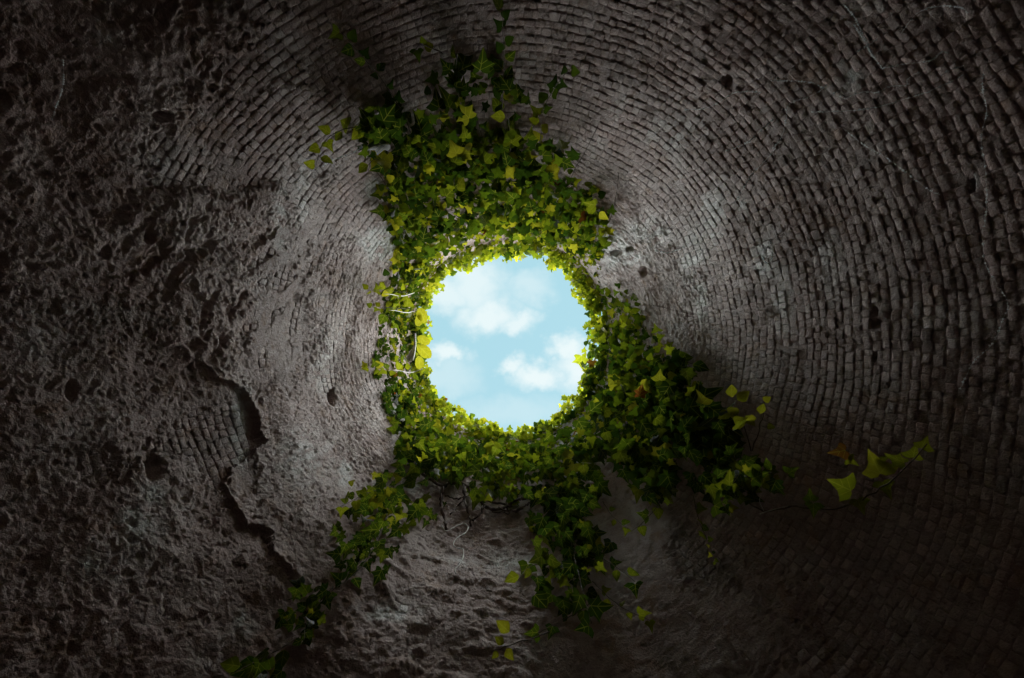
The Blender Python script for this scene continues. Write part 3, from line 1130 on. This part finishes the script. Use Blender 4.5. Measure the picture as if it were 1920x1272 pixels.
p = Plant("ivy_strand", "ivy twig with four bright yellow leaves near the bottom edge", "ivy", GS, px(1120, 1120, .06)); PLANTS.append(p)
p.strand([(1120, 1120), (1080, 1150), (1030, 1175), (1000, 1195)], .08, .12, 30, 26, 1.1, .004, .35)
p.vine([(1030, 1185), (990, 1200), (955, 1210), (930, 1222)], .12, .14, .004, None, 10)
for (u, v, s, tp) in ((955, 1185, 34, 4.2), (944, 1208, 22, 3.9), (950, 1216, 26, .9), (934, 1222, 18, 2.2)):
    p.leaf(px(u, v, .14), s, tp, random.choice((4, 2)) * 3 + random.randrange(3), col_mix(YGREEN, YELLOW, random.uniform(.3, .8)), .25)

p = Plant("ivy_strand", "small ivy spray low on the left rough wall, second from the bottom corner", "ivy", GS, px(620, 1105, .04)); PLANTS.append(p)
p.scatter(585, 1120, 32, 24, 12, 24, 34, .06, .12, .35)
p.scatter(580, 1165, 26, 30, 14, 20, 30, .06, .12, .3)
p.scatter(548, 1155, 24, 14, 6, 22, 30, .06, .12, .3)
p.strand([(625, 1100), (600, 1130), (575, 1165), (570, 1200)], .06, .12, 28, 22, .8, .004, .35)

p = Plant("ivy_strand", "lowest ivy leaves at the bottom picture edge on the left", "ivy", GS, px(540, 1210, .05)); PLANTS.append(p)
p.strand([(560, 1195), (520, 1220), (470, 1245), (440, 1262)], .07, .12, 40, 34, .8, .004, .4)
p.scatter(495, 1250, 34, 20, 8, 34, 50, .08, .14, .5)

# ---- the seedling with oval leaves on the left rim
p = Plant("seedling", "seedling with two large oval yellow leaves and pale stem on the left rim", "seedling", None, px(778, 640, .02)); PLANTS.append(p)
def rimpx(u, v, z):
    return Vector(((u - AX) / F * z, (v - AY) / F * z, z))
zs = 5.9
p.stems.append(('stem', [rimpx(772, 676, zs), rimpx(776, 662, zs), rimpx(778, 645, zs), rimpx(778, 625, zs)], [.02, .018, .016, .012], M_PALE))
p.stems.append(('stem', [rimpx(765, 674, zs), rimpx(770, 664, zs), rimpx(778, 648, zs)], [.035, .03, .012], M_PALE))
for (u, v, s, tp, z) in ((783, 648, 34, .75, 5.8), (783, 632, 26, .45, 5.85), (797, 605, 30, 4.4, 5.9), (785, 668, 26, 1.45, 5.85), (782, 612, 24, 5.2, 5.9)):
    p.leaf(rimpx(u, v, z), s, tp, 0, col_mix(YGREEN, YELLOW, .75), .2, True)

for p in PLANTS:
    p.build()

# ------------------------------------------------------------------ the tangled root and the pale rootlet
root = bpy.data.objects.new("ivy_root", None)
root.location = px(790, 882, .01)
COL.objects.link(root)
tag(root, "dark tangled woody root looping below the lower ivy mat", "root")
for pts, rad in (([(775, 875), (800, 895), (830, 912), (850, 905), (870, 908), (885, 925), (910, 948), (935, 955), (965, 940), (985, 935)], .022),
                 ([(830, 912), (828, 940), (832, 975), (838, 992)], .018), ([(850, 906), (840, 905), (828, 920), (826, 950)], .016),
                 ([(868, 908), (872, 940), (880, 965), (882, 985)], .014), ([(835, 930), (860, 935), (885, 925)], .012),
                 ([(845, 965), (860, 945), (872, 935)], .011), ([(910, 948), (900, 965), (885, 975)], .012),
                 ([(950, 955), (952, 930), (965, 915), (985, 925)], .009), ([(935, 952), (960, 958), (985, 948), (1000, 938)], .015),
                 ([(890, 930), (920, 940), (960, 950)], .016), ([(905, 950), (940, 962), (980, 955)], .010)):
    n = 5 * len(pts)
    pp = smooth_path(pts, n)
    path = [px(q[0] + random.gauss(0, 1.2), q[1] + random.gauss(0, 1.2), .048 + .012 * math.sin(i * .9) + .008 * random.random()) for i, q in enumerate(pp)]
    tube_object("root_branch", path, [rad * random.uniform(.5, .85) for _ in path], M_ROOT, root, root.location, 7)
pts = [(828, 985), (836, 996), (850, 990), (868, 982), (878, 988), (872, 1000), (858, 1008), (850, 1020), (856, 1028), (868, 1030), (868, 1045), (860, 1060), (853, 1068), (855, 1076)]
pp = smooth_path(pts, 60)
path = [px(q[0], q[1], .06) for q in pp]
tag(tube_object("rootlet", path, [.0045 + .0016 * math.sin(i * 1.7) for i in range(60)], M_PALE, None, Vector((0, 0, 0)), 6),
    "thin pale crooked rootlet dangling below the tangled root", "root")

# ------------------------------------------------------------------ cobweb threads
WEBS = [
    ("cobweb thread falling steeply from the top edge, upper right", [(1581, 8), (1603, 34), (1620, 70), (1638, 105), (1655, 130)]),
    ("second steep cobweb thread just left of the longest falling one", [(1601, 46), (1615, 68), (1628, 92), (1640, 112)]),
    ("nearly level cobweb thread running right from the foot of the steep ones", [(1655, 128), (1700, 120), (1745, 114), (1765, 98), (1780, 100)]),
    ("long wavy cobweb thread crossing the upper right courses", [(1582, 186), (1620, 172), (1645, 174), (1670, 162), (1700, 160), (1702, 148), (1735, 128)]),
    ("long low cobweb thread below the wavy one, upper right", [(1520, 210), (1575, 209), (1640, 202), (1690, 188), (1740, 172), (1790, 150), (1806, 140)]),
    ("bright short cobweb thread at the far upper right", [(1765, 142), (1780, 132), (1806, 124)]),
    ("cobweb thread slanting down to the left over grey courses", [(1550, 160), (1525, 178), (1480, 196), (1475, 220), (1465, 258), (1450, 278)]),
    ("cobweb thread arching over the courses above the pale patch", [(1284, 206), (1320, 204), (1348, 192), (1372, 176), (1400, 172), (1428, 174)]),
    ("straight short cobweb thread below the arching one", [(1360, 284), (1400, 268), (1432, 240), (1450, 224)]),
    ("cobweb thread trailing down right beyond the middle courses", [(1580, 240), (1620, 272), (1660, 295), (1700, 325), (1740, 355), (1762, 366)]),
    ("tall cobweb thread hanging near the right picture edge, upper part", [(1846, 122), (1842, 165), (1850, 205), (1843, 240), (1840, 268), (1848, 320), (1850, 380), (1846, 425)]),
    ("curved cobweb thread hanging near the right picture edge, lower part", [(1842, 430), (1846, 490), (1868, 530), (1890, 570), (1880, 600), (1860, 645), (1825, 680), (1800, 730)]),
    ("steep cobweb thread crossing three courses down to the pale patch", [(1460, 262), (1445, 290), (1412, 325), (1395, 352), (1375, 386)]),
    ("faint cobweb thread along a course left of the wavy one", [(1445, 152), (1480, 152), (1520, 155), (1545, 166), (1580, 184)]),
    ("ragged cobweb loop on the right middle courses", [(1432, 470), (1440, 464), (1448, 476), (1442, 494), (1434, 490), (1430, 480), (1436, 468)]),
    ("cobweb thread on the rough stone right of the opening", [(1228, 470), (1255, 474), (1285, 462)]),
    ("short cobweb thread under the falling threads beside a slit", [(1605, 98), (1630, 84), (1646, 72)]),
    ("cobweb thread in the topmost corner by the black edge", [(1690, 62), (1720, 25), (1760, 12), (1800, 14), (1815, 25)]),
    ("pale cobweb thread on the upper left plaster under the yellow twig", [(604, 312), (630, 298), (660, 288), (680, 275)]),
    ("vertical faint cobweb thread far up on the left wall", [(118, 110), (119, 150), (113, 180), (105, 200), (98, 225)]),
]
for wi, (lab, pts) in enumerate(WEBS):
    n = 14 * len(pts)
    pp = smooth_path(pts, n)
    path, rad = [], []
    for i, q in enumerate(pp):
        path.append(px(q[0] + random.gauss(0, .5), q[1] + random.gauss(0, .5), .05))
        zz = path[-1].z
        thin = .16 if wi in (9, 10, 11, 13, 19) else .42
        rad.append(zz / F * (random.choice((thin, thin, 1.5, 2.3)) if i % 2 else thin))
    tag(tube_object("cobweb_thread", path, rad, M_WEB, None, Vector((0, 0, 0)), 5), lab, "cobweb", "cobweb threads on the wall")
